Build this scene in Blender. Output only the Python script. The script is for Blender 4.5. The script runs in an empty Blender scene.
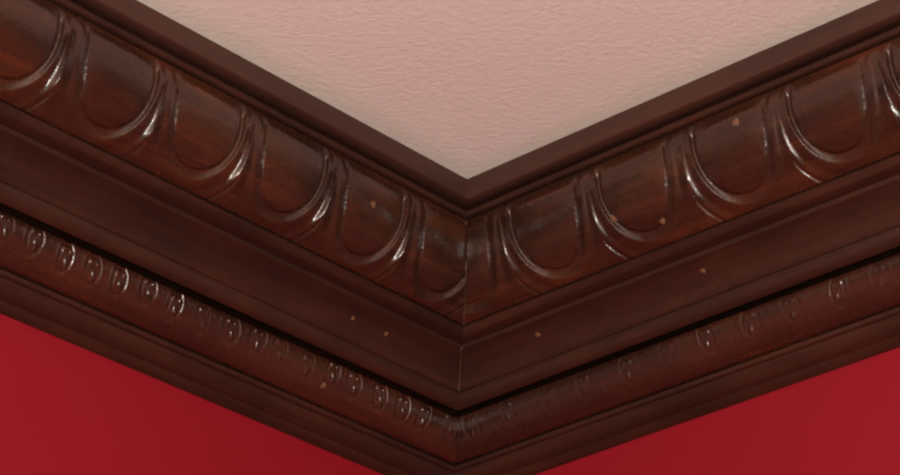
import bpy, math, random
from mathutils import Vector, Matrix

# ------------------------------------------------------------------ scale and place
U = 0.15            # one profile unit in metres (the crown moulding stands 0.15 m out from the wall)
H = 2.70            # ceiling height
RX, RY = 3.30, 3.10 # room size
scene = bpy.context.scene
COL = scene.collection
random.seed(4)

# ------------------------------------------------------------------ materials
def new_mat(name):
    m = bpy.data.materials.new(name); m.use_nodes = True
    nt = m.node_tree
    return m, nt, nt.nodes['Principled BSDF']

def N(nt, t, **kw):
    n = nt.nodes.new(t)
    for k, v in kw.items():
        if k in n.inputs: n.inputs[k].default_value = v
        else: setattr(n, k, v)
    return n

def mapped(nt, scale, loc=(0, 0, 0)):
    tc = N(nt, 'ShaderNodeTexCoord'); mp = N(nt, 'ShaderNodeMapping')
    mp.inputs['Scale'].default_value = scale; mp.inputs['Location'].default_value = loc
    nt.links.new(tc.outputs['Object'], mp.inputs['Vector'])
    return mp.outputs['Vector']

def ramp(nt, fac, stops):
    r = N(nt, 'ShaderNodeValToRGB')
    while len(r.color_ramp.elements) < len(stops): r.color_ramp.elements.new(0.5)
    for e, (p, c) in zip(r.color_ramp.elements, stops):
        e.position = p; e.color = (*c, 1)
    nt.links.new(fac, r.inputs['Fac'])
    return r.outputs['Color']

def wood(name, dark, mid, light, rough=0.3, spec=0.5, wobble=0.25, seed=0.0, coat=0.0):
    """stained, varnished wood; the grain runs along local X"""
    m, nt, b = new_mat(name)
    L = nt.links.new
    v = mapped(nt, (7, 110, 110), (seed, seed * 2, seed))
    n1 = N(nt, 'ShaderNodeTexNoise', Scale=1.0, Detail=6.0, Roughness=0.65, Distortion=0.6); L(v, n1.inputs['Vector'])
    v2 = mapped(nt, (9, 16, 16), (seed + 5, 0, 0))
    n2 = N(nt, 'ShaderNodeTexNoise', Scale=1.0, Detail=3.0, Roughness=0.6); L(v2, n2.inputs['Vector'])
    mx = N(nt, 'ShaderNodeMix', data_type='FLOAT'); mx.inputs[0].default_value = 0.5
    L(n1.outputs['Fac'], mx.inputs[2]); L(n2.outputs['Fac'], mx.inputs[3])
    c = ramp(nt, mx.outputs[0], [(0.34, dark), (0.5, mid), (0.66, light)])
    L(c, b.inputs['Base Color'])
    v3 = mapped(nt, (160, 160, 160))
    n3 = N(nt, 'ShaderNodeTexNoise', Scale=1.0, Detail=4.0, Roughness=0.6); L(v3, n3.inputs['Vector'])
    mr = N(nt, 'ShaderNodeMapRange'); mr.inputs['From Min'].default_value = 0.3; mr.inputs['From Max'].default_value = 0.7
    mr.inputs['To Min'].default_value = rough - 0.06; mr.inputs['To Max'].default_value = rough + 0.12
    L(n3.outputs['Fac'], mr.inputs['Value']); L(mr.outputs[0], b.inputs['Roughness'])
    b.inputs['Specular IOR Level'].default_value = spec
    b.inputs['Coat Weight'].default_value = coat
    b.inputs['Coat Roughness'].default_value = 0.16
    bp = N(nt, 'ShaderNodeBump'); bp.inputs['Strength'].default_value = wobble; bp.inputs['Distance'].default_value = 0.0012
    L(n3.outputs['Fac'], bp.inputs['Height'])
    bp2 = N(nt, 'ShaderNodeBump'); bp2.inputs['Strength'].default_value = wobble * 0.8; bp2.inputs['Distance'].default_value = 0.0006
    L(n1.outputs['Fac'], bp2.inputs['Height']); L(bp.outputs['Normal'], bp2.inputs['Normal'])
    L(bp2.outputs['Normal'], b.inputs['Normal'])
    if coat: L(bp2.outputs['Normal'], b.inputs['Coat Normal'])
    return m

def paint(name, c1, c2, scale, bump, dist, rough=0.6, stretch=(1, 1, 1)):
    m, nt, b = new_mat(name); L = nt.links.new
    v = mapped(nt, (3, 3, 3))
    n = N(nt, 'ShaderNodeTexNoise', Scale=1.0, Detail=4.0); L(v, n.inputs['Vector'])
    L(ramp(nt, n.outputs['Fac'], [(0.3, c1), (0.7, c2)]), b.inputs['Base Color'])
    v2 = mapped(nt, tuple(scale * s for s in stretch))
    n2 = N(nt, 'ShaderNodeTexNoise', Scale=1.0, Detail=5.0, Roughness=0.55, Distortion=0.4); L(v2, n2.inputs['Vector'])
    bp = N(nt, 'ShaderNodeBump'); bp.inputs['Strength'].default_value = bump; bp.inputs['Distance'].default_value = dist
    L(n2.outputs['Fac'], bp.inputs['Height']); L(bp.outputs['Normal'], b.inputs['Normal'])
    b.inputs['Roughness'].default_value = rough
    b.inputs['Specular IOR Level'].default_value = 0.25
    return m

M_FLAT = wood('stained_wood_flat', (0.019, 0.0076, 0.0050), (0.033, 0.0118, 0.0070), (0.052, 0.0165, 0.0088), 0.42, 0.35, 0.25, 0.0)
M_TOP = wood('stained_wood_edge', (0.040, 0.0155, 0.0100), (0.050, 0.0190, 0.0125), (0.062, 0.0230, 0.0145), 0.45, 0.4, 0.2, 3.0)
M_CARVE = wood('stained_wood_carved', (0.018, 0.0070, 0.0042), (0.034, 0.0120, 0.0062), (0.074, 0.0200, 0.0080), 0.25, 0.38, 0.30, 8.0, 0.5)
M_SMALL = wood('stained_wood_small_carving', (0.019, 0.0070, 0.0046), (0.032, 0.0108, 0.0060), (0.054, 0.0155, 0.0078), 0.25, 0.5, 0.35, 12.0, 0.5)
M_WALL = paint('red_wall_paint', (0.225, 0.0052, 0.0120), (0.24, 0.0058, 0.0135), 350, 0.15, 0.0006, 0.55)
M_OTHER = paint('cream_wall_paint', (0.62, 0.55, 0.47), (0.66, 0.58, 0.50), 350, 0.15, 0.0006, 0.6)
M_FILL = new_mat('wood_putty')[0]
_b = M_FILL.node_tree.nodes['Principled BSDF']; _b.inputs['Base Color'].default_value = (0.145, 0.068, 0.034, 1); _b.inputs['Roughness'].default_value = 0.4
M_JOINT = wood('miter_filler', (0.030, 0.010, 0.007), (0.060, 0.028, 0.018), (0.12, 0.07, 0.05), 0.4, 0.4, 0.2, 20.0)
for n in M_JOINT.node_tree.nodes:
    if n.type == 'MAPPING': n.inputs['Scale'].default_value = (60, 60, 60)

def ceiling_mat():
    m, nt, b = new_mat('ceiling_paint'); L = nt.links.new
    tc = N(nt, 'ShaderNodeTexCoord'); sp = N(nt, 'ShaderNodeSeparateXYZ'); L(tc.outputs['Object'], sp.inputs[0])
    # distance to the two crown mouldings: smooth, unpinked strip of primer along them
    mn = N(nt, 'ShaderNodeMath', operation='MINIMUM')
    sc = N(nt, 'ShaderNodeMath', operation='MULTIPLY'); sc.inputs[1].default_value = 1.0
    L(sp.outputs['X'], sc.inputs[0])
    L(sp.outputs['Y'], mn.inputs[0]); L(sc.outputs[0], mn.inputs[1])
    nz = N(nt, 'ShaderNodeTexNoise', Scale=14.0, Detail=3.0); L(tc.outputs['Object'], nz.inputs['Vector'])
    ma = N(nt, 'ShaderNodeMath', operation='MULTIPLY_ADD'); L(nz.outputs['Fac'], ma.inputs[0]); ma.inputs[1].default_value = 0.012
    L(mn.outputs[0], ma.inputs[2])
    mr = N(nt, 'ShaderNodeMapRange'); mr.inputs['From Min'].default_value = U + 0.012; mr.inputs['From Max'].default_value = U + 0.030
    L(ma.outputs[0], mr.inputs['Value'])
    mix = N(nt, 'ShaderNodeMix', data_type='RGBA')
    mix.inputs[6].default_value = (0.74, 0.745, 0.68, 1)
    mix.inputs[7].default_value = (0.85, 0.80, 0.77, 1)
    L(mr.outputs[0], mix.inputs[0]); L(mix.outputs[2], b.inputs['Base Color'])
    n2 = N(nt, 'ShaderNodeTexNoise', Scale=210.0, Detail=5.0, Roughness=0.55, Distortion=0.5); L(tc.outputs['Object'], n2.inputs['Vector'])
    bp = N(nt, 'ShaderNodeBump'); bp.inputs['Strength'].default_value = 0.5; bp.inputs['Distance'].default_value = 0.0012
    L(n2.outputs['Fac'], bp.inputs['Height']); L(bp.outputs['Normal'], b.inputs['Normal'])
    b.inputs['Roughness'].default_value = 0.7; b.inputs['Specular IOR Level'].default_value = 0.2
    return m
M_CEIL = ceiling_mat()
M_FLOOR = wood('floor_boards', (0.16, 0.09, 0.05), (0.22, 0.13, 0.07), (0.28, 0.17, 0.10), 0.45, 0.4, 0.1, 30.0)

# ------------------------------------------------------------------ helpers
def link_mesh(name, verts, faces, mat, parent=None, smooth=True, angle=35):
    me = bpy.data.meshes.new(name); me.from_pydata(verts, [], faces); me.update()
    me.materials.append(mat)
    o = bpy.data.objects.new(name, me); COL.objects.link(o)
    if parent: o.parent = parent
    if smooth:
        me.polygons.foreach_set('use_smooth', [True] * len(me.polygons))
        me.set_sharp_from_angle(angle=math.radians(angle))
    return o

def structure(o, label, cat):
    o['kind'] = 'structure'; o['label'] = label; o['category'] = cat

def box(name, a, b, mat, label, cat):
    (x0, y0, z0), (x1, y1, z1) = a, b
    v = [(x0,y0,z0),(x1,y0,z0),(x1,y1,z0),(x0,y1,z0),(x0,y0,z1),(x1,y0,z1),(x1,y1,z1),(x0,y1,z1)]
    f = [(0,3,2,1),(4,5,6,7),(0,1,5,4),(1,2,6,5),(2,3,7,6),(3,0,4,7)]
    o = link_mesh(name, v, f, mat, smooth=False); structure(o, label, cat); return o

T = 0.12
box('floor', (-T, -T, -0.1), (RX + T, RY + T, 0), M_FLOOR, 'brown wooden floor far below the cornice', 'floor')
box('ceiling', (-T, -T, H), (RX + T, RY + T, H + 0.1), M_CEIL, 'pale pinkish textured ceiling above the dark wood cornice', 'ceiling')
box('wall_left', (-T, -T, 0), (RX, 0, H), M_WALL, 'deep red painted wall below the cornice on the left', 'wall')
box('wall_right', (-T, 0, 0), (0, RY, H), M_WALL, 'deep red painted wall below the cornice on the right', 'wall')
box('wall_back', (0, RY, 0), (RX, RY + T, H), M_OTHER, 'cream painted wall facing the left red wall', 'wall')
box('wall_front', (RX, 0, 0), (RX + T, RY, H), M_OTHER, 'cream painted wall facing the right red wall', 'wall')

# ------------------------------------------------------------------ profile curves, (d, z) in units: d out of the wall, z below the ceiling
def arc(p, q, sag, n):
    """points p..q bulging by sag to the outside (towards the room and down); negative = hollow"""
    (x0, y0), (x1, y1) = p, q
    dx, dy = x1 - x0, y1 - y0; L = math.hypot(dx, dy); nx, ny = -dy / L, dx / L
    if nx < 0: nx, ny = -nx, -ny
    R = (L * L / 4 + sag * sag) / (2 * abs(sag)); half = math.asin(min(1, L / 2 / R)); s = 1 if sag > 0 else -1
    out = []
    for i in range(n + 1):
        a = -half + 2 * half * i / n
        al = R * math.sin(a); h = s * (R * math.cos(a) - R * math.cos(half))
        out.append((x0 + dx / 2 + dx / L * al + nx * h, y0 + dy / 2 + dy / L * al + ny * h))
    return out

def columns(kind, length):
    out = [0.0]
    x = 0.0
    while x < length:
        if kind == 'dense': x += 0.0006 if x < 0.56 else 0.0035
        elif kind == 'small': x += 0.0007 if x < 0.62 else 0.0030
        else: x += 0.02
        out.append(min(x, length))
    return out

def strip(name, front, side, mat, parent, kind='plain', relief=None, back=0.0, angle=35):
    """solid moulding strip along one wall; front = profile points from top to bottom; mitred at the corner"""
    Lm = (RX if side == 0 else RY)
    cols = columns(kind, Lm)
    n = len(front)
    # outward normals and arc lengths of the profile
    nor, arcl = [], [0.0]
    for i in range(n):
        a = front[max(0, i - 1)]; b = front[min(n - 1, i + 1)]
        dx, dy = b[0] - a[0], b[1] - a[1]; l = math.hypot(dx, dy)
        nor.append((-dy / l, dx / l))
        if i: arcl.append(arcl[-1] + math.hypot(front[i][0] - front[i-1][0], front[i][1] - front[i-1][1]))
    tot = arcl[-1]
    prof = list(front) + [(back, front[-1][1]), (back, front[0][1])]
    m = len(prof)
    verts = []
    for c in cols:
        for i, (d, z) in enumerate(prof):
            s = d * U + c * (Lm - d * U) / Lm
            dd, zz = d, z
            if relief and i < n:
                h = relief(s / U, arcl[i], tot)
                dd += nor[i][0] * h; zz += nor[i][1] * h
                s = dd * U + c * (Lm - dd * U) / Lm
            if side == 0: verts.append((s, dd * U, zz * U))
            else: verts.append((dd * U, s, zz * U))
    faces = []
    nc = len(cols)
    for j in range(nc - 1):
        for i in range(m):
            k = (i + 1) % m
            f = (j * m + i, j * m + k, (j + 1) * m + k, (j + 1) * m + i)
            faces.append(f if side == 1 else f[::-1])
    e0 = tuple(range(m)); e1 = tuple((nc - 1) * m + i for i in range(m))
    faces.append(e0[::-1] if side == 1 else e0); faces.append(e1 if side == 1 else e1[::-1])
    if side == 1:
        # local X must run along the grain: store rotated, parent carries the turn
        verts = [(y, -x, z) for x, y, z in verts]
    return link_mesh(name, verts, faces, mat, parent, True, angle)

def sm(a, b, x):
    t = min(1, max(0, (x - a) / (b - a))); return t * t * (3 - 2 * t)

def ridge(x, c, w):
    t = abs(x - c) / w
    return 0 if t >= 1 else (1 - t * t) ** 2

def make_egg(S, phase, scale=1.0, seed=0, dart=0.02):
    rnd = random.Random(seed)
    jit = [(rnd.uniform(-.010, .010), rnd.uniform(.96, 1.04), rnd.uniform(-.012, .012), rnd.uniform(.7, 1.2)) for _ in range(80)]
    def f(s, a, tot):
        k = round((s - phase) / S); j = jit[k % 80]
        x = s - phase - k * S - j[0]
        A = tot
        y = a - A * 0.22
        ha = S * 0.352 * j[1]; hb = A * 0.60 + j[2]
        if y > 0: q = (abs(x / ha) ** 2.2 + (y / hb) ** 2.2) ** (1 / 2.2)
        else:     q = abs(x) / (ha * (1 - 0.05 * y / A))
        edge = sm(0.05 * A, 0.17 * A, a) * (1 - sm(A * 0.965, A, a))
        side_f = 1 - 0.62 * sm(-0.2, 0.7, x / ha)         # the cut is shallower on the side away from the corner
        dep = 0.018 * side_f
        wq = 0.165 - 0.020 * sm(0, 0.85, y / hb)
        if q < 0.955:
            h = 0.020 * (1 - q ** 2.4) + 0.002 - dep * 0.35
        elif q < 1.0:
            h = 0.0041 - dep * 0.35 - (0.0041 + dep * 0.65) * sm(0.955, 1.0, q)
        elif q < 1.0 + wq:
            h = -dep + (dep + 0.004) * ((q - 1.0) / wq) ** 1.5   # inner slope of the shell rim
        else:
            h = 0.004 - 0.004 * sm(1.0 + wq, 1.32, q)
        if q > 1.22:
            o_ = 0.0036 * (0.4 + 0.6 * side_f)
            if q < 1.36: h += -o_ * sm(1.22, 1.37, q)
            else: h += -o_ * (1 - sm(1.37, 1.50, q))      # second thin line outside the shell
            if q > 1.48: h += -0.006 * ridge(q, 1.58, 0.06) * j[3] * side_f
        # dart between two eggs
        xd = S / 2 - abs(x)
        w = 0.016 + 0.040 * sm(0.25 * A, 0.85 * A, a)
        if q > 1.28:
            h += dart * (0.4 + j[3] * 0.6) * max(0, 1 - xd / w) * sm(0.16 * A, 0.30 * A, a) * (1 - sm(0.66 * A, 0.86 * A, a))
        return h * edge * scale
    return f

def make_tongue(S, phase, scale=1.0, seed=0):
    rnd = random.Random(seed)
    jit = [(rnd.uniform(-.014, .014), rnd.uniform(.85, 1.2), rnd.uniform(.55, 1.2), rnd.uniform(-.03, .05), rnd.uniform(-.35, .35)) for _ in range(200)]
    def f(s, a, tot):
        k = round((s - phase) / S); j = jit[k % 200]
        A = tot; y = a - A * (0.45 + j[3])
        x = s - phase - k * S - j[0] - j[4] * y * 0.5
        ha = 0.040 * j[1]; hb = A * 0.21
        q = math.sqrt((x / ha) ** 2 + (y / hb) ** 2)
        h = -0.0065 * ridge(q, 1.0, 0.30)
        if y < 0.02: h += 0.0055 * ridge(q, 1.42, 0.26)
        else: h += 0.005 * ridge(q, 1.45, 0.3) * (0.5 + 0.5 * math.cos(3 * math.atan2(y, x) + k))
        h *= 0.7
        h += 0.013 * ridge(math.hypot(x - 0.014, y + 0.035), 0, 0.020)
        h += 0.010 * ridge(math.hypot(x + 0.026, y + 0.030), 0, 0.014)
        h += 0.012 * ridge(x + 0.35 * (y - 0.03) + 0.012, 0, 0.013) * ridge(y, 0.035, 0.045)
        edge = sm(0.03 * A, 0.10 * A, a) * (1 - sm(A * 0.80, A * 0.92, a))
        return h * edge * scale * j[2]
    return f

def spot(parent, side, s, pt, nrm, r, mat=M_FILL):
    """small round dab of putty over a nail hole"""
    d, z = pt; nd, nz = nrm
    if side == 0: c = Vector((s, d, z)); nv = Vector((0, nd, nz)); t = Vector((1, 0, 0))
    else:         c = Vector((s, -d, z)); nv = Vector((0, -nd, nz)); t = Vector((1, 0, 0))
    c = c * U; nv.normalize(); b = nv.cross(t)
    verts, faces = [], []
    rings = 3; seg = 14
    for i in range(rings):
        rr = r * (1 - i / rings); hh = 0.00025 * i + 0.0002
        for k in range(seg):
            a = 2 * math.pi * k / seg; wob = 1 + .15 * math.sin(3 * a + s * 9)
            verts.append(tuple(c + (t * math.cos(a) + b * math.sin(a)) * rr * wob + nv * hh))
    for i in range(rings - 1):
        for k in range(seg):
            faces.append((i*seg+k, i*seg+(k+1)%seg, (i+1)*seg+(k+1)%seg, (i+1)*seg+k))
    faces.append(tuple((rings-1)*seg+k for k in range(seg)))
    for k in range(seg): verts.append(tuple(Vector(verts[k]) - nv * 0.002))
    n0 = rings * seg
    for k in range(seg): faces.append((n0+k, n0+(k+1)%seg, (k+1)%seg, k))
    faces.append(tuple(n0+seg-1-k for k in range(seg)))
    o = link_mesh('nail_filler', verts, faces, mat, parent)
    o['label'] = 'small pale dab of putty over a nail hole'
    return o

P_FILLET = [(1.0, -0.0005), (1.0, -0.100), (0.996, -0.108), (0.988, -0.112), (0.945, -0.115), (0.90, -0.096)]
P_BEAD = [(0.895, -0.112), (0.922, -0.123)] + arc((0.930, -0.126), (0.910, -0.156), 0.014, 6) + [(0.885, -0.158)]
P_OVOLO = [(0.885, -0.1585)] + arc((0.905, -0.164), (0.700, -0.600), 0.075, 110) + [(0.684, -0.598)]
P_LIP = [(0.684, -0.6005), (0.690, -0.606), (0.692, -0.616), (0.672, -0.640), (0.664, -0.644), (0.61, -0.646)]
P_COVE = [(0.600, -0.6465), (0.598, -0.655)] + arc((0.592, -0.665), (0.432, -0.792), -0.020, 10) + [(0.424, -0.797)]
P_ROLL = [(0.420, -0.7975), (0.418, -0.800)] + arc((0.426, -0.804), (0.384, -0.866), 0.014, 8) + [(0.375, -0.868), (0.34, -0.845), (0.24, -0.800)]
P_CARVED = [(0.235, -0.830), (0.290, -0.862)] + arc((0.314, -0.870), (0.207, -1.048), 0.030, 50) + [(0.190, -1.050)]
P_BASE = [(0.165, -1.0505), (0.163, -1.055)] + arc((0.176, -1.060), (0.160, -1.078), 0.006, 5) + [(0.150, -1.078)] + \
         arc((0.150, -1.082), (0.062, -1.135), 0.012, 8) + [(0.058, -1.140), (0.030, -1.152), (0.012, -1.160), (0.004, -1.161)]

S_EGG = 0.557
runs = []
for side in (0, 1):
    root = bpy.data.objects.new('trim_%d' % (side + 1), None); COL.objects.link(root)
    root.location = (0, 0, H)
    if side == 1: root.rotation_euler = (0, 0, math.pi / 2)
    root.empty_display_size = 0.1
    runs.append(root)
    strip('top_fillet', P_FILLET, side, M_TOP, root)
    strip('upper_bead', P_BEAD, side, M_FLAT, root)
    ph = 1.582 if side == 0 else 1.405
    strip('egg_and_dart_band', P_OVOLO, side, M_CARVE, root, 'dense', make_egg(S_EGG, ph, 1.0, 11 + side, 0.024 if side == 0 else 0.008), angle=60)
    strip('lip', P_LIP, side, M_FLAT, root)
    strip('cove_board', P_COVE, side, M_FLAT, root)
    strip('rounded_edge', P_ROLL, side, M_FLAT, root)
    strip('carved_strip', P_CARVED, side, M_SMALL, root, 'small', make_tongue(0.175 if side == 0 else 0.25, 0.9, 0.75 if side == 0 else 0.38, 21 + side), angle=60)
    strip('base_strip', P_BASE, side, M_FLAT, root)
structure(runs[0], 'dark brown carved wooden cornice running along the left red wall', 'cornice')
structure(runs[1], 'dark brown carved wooden cornice running along the right red wall', 'cornice')

SPOTS = [(0, P_COVE, 7, 1.300, 0.0011),
         (0, P_COVE, 7, 1.059, 0.0011),
         (0, P_CARVED, 32, 1.269, 0.0015),
         (0, P_OVOLO, 40, 1.599, 0.0015),
         (1, P_OVOLO, 65, 1.775, 0.0018),
         (1, P_OVOLO, 86, 2.025, 0.0016),
         (1, P_OVOLO, 22, 2.576, 0.0018),
         (1, P_COVE, 6, 2.050, 0.0013),
         (1, P_COVE, 6, 1.029, 0.0013)]
RELIEF = {(sd): make_egg(S_EGG, (1.582 if sd == 0 else 1.405), 1.0, 11 + sd, 0.024 if sd == 0 else 0.008) for sd in (0, 1)}
def frame_at(front, i):
    a = front[max(0, i - 1)]; b = front[min(len(front) - 1, i + 1)]
    dx, dy = b[0] - a[0], b[1] - a[1]; l = math.hypot(dx, dy)
    al = [0.0]
    for k in range(1, len(front)): al.append(al[-1] + math.hypot(front[k][0] - front[k-1][0], front[k][1] - front[k-1][1]))
    return (-dy / l, dx / l), al[i], al[-1]
for side, front, i, s, rad in SPOTS:
    nn, al, tot = frame_at(front, i)
    h = RELIEF[side](s, al, tot) if front is P_OVOLO else 0.0
    spot(runs[side], side, s, (front[i][0] + nn[0] * h, front[i][1] + nn[1] * h), nn, rad * 1.6)

# pale filler showing in the mitre joint of the corner
def joint(front, w):
    verts, faces = [], []
    for i in range(len(front)):
        nn, al, tot = frame_at(front, i)
        d, z = front[i]
        h = RELIEF[1](d, al, tot) if front is P_OVOLO else 0.0
        d0, z0 = d + nn[0] * h, z + nn[1] * h
        for px, out in ((-w, -0.008), (-w, 0.0035), (w, 0.0035), (w, -0.008)):
            x, y, zz = d0 + nn[0] * out + px, d0 + nn[0] * out - px, z0 + nn[1] * out
            verts.append((y * U, -x * U, zz * U))
    for i in range(len(front) - 1):
        for k in range(4):
            l = (k + 1) % 4
            faces.append((i*4+k, i*4+l, (i+1)*4+l, (i+1)*4+k))
    faces.append((3, 2, 1, 0)); n = (len(front) - 1) * 4; faces.append((n, n+1, n+2, n+3))
    o = link_mesh('miter_joint', verts, faces, M_JOINT, runs[1], smooth=False)
    o['label'] = 'thin pale line of filler in the corner joint'
joint(P_OVOLO[2:-1], 0.0022)
joint(P_COVE[1:-1], 0.0026)

# ------------------------------------------------------------------ camera (solved from the edges of the cornice)
F, cx, cy, cz, yaw, pit, rol = 2.81418106e+03, 1.04009371e+01, 8.92008332e+00, -6.78203529e+00, 7.07567952e-01, 4.83541325e-01, -2.05013417e-02
f = Vector((-math.cos(pit)*math.cos(yaw), -math.cos(pit)*math.sin(yaw), math.sin(pit)))
r = f.cross(Vector((0, 0, 1))).normalized(); u = r.cross(f)
r2 = math.cos(rol) * r + math.sin(rol) * u; u2 = -math.sin(rol) * r + math.cos(rol) * u
cam = bpy.data.cameras.new('camera'); co = bpy.data.objects.new('camera', cam); COL.objects.link(co)
M = Matrix((r2, u2, -f)).transposed().to_4x4(); M.translation = Vector((cx * U, cy * U, cz * U + H))
co.matrix_world = M
cam.sensor_width = 36; cam.lens = F / 900 * 36; cam.clip_start = 0.05
scene.camera = co

# ------------------------------------------------------------------ light
def area(name, loc, target, size, power, col=(1, 1, 1), shape='DISK'):
    l = bpy.data.lights.new(name, 'AREA'); l.shape = shape; l.size = size; l.energy = power; l.color = col
    o = bpy.data.objects.new(name, l); COL.objects.link(o); o.location = loc
    o.rotation_euler = (Vector(target) - Vector(loc)).to_track_quat('-Z', 'Y').to_euler()
    return o
corner = (0.1, 0.1, H - 0.1)
area('camera_flash', Vector((cx * U, cy * U, cz * U + H)) + Vector((0, 0, 0.12)), corner, 0.06, 14, (1, 0.93, 0.86))
pl = bpy.data.lights.new('room_lamp', 'POINT'); pl.energy = 62; pl.shadow_soft_size = 0.07; pl.color = (1, 0.90, 0.80)
po = bpy.data.objects.new('room_lamp', pl); COL.objects.link(po); po.location = (1.95, 1.75, 2.32)
w = bpy.data.worlds.new('world'); scene.world = w; w.use_nodes = True
w.node_tree.nodes['Background'].inputs[0].default_value = (0.5, 0.48, 0.45, 1)
w.node_tree.nodes['Background'].inputs[1].default_value = 0.2

scene.view_settings.view_transform = 'Standard'
scene.view_settings.look = 'None'
scene.cycles.filter_width = 2.2
scene.view_settings.gamma = 1.0
scene.view_settings.use_curve_mapping = False
scene.view_settings.exposure = 0.5
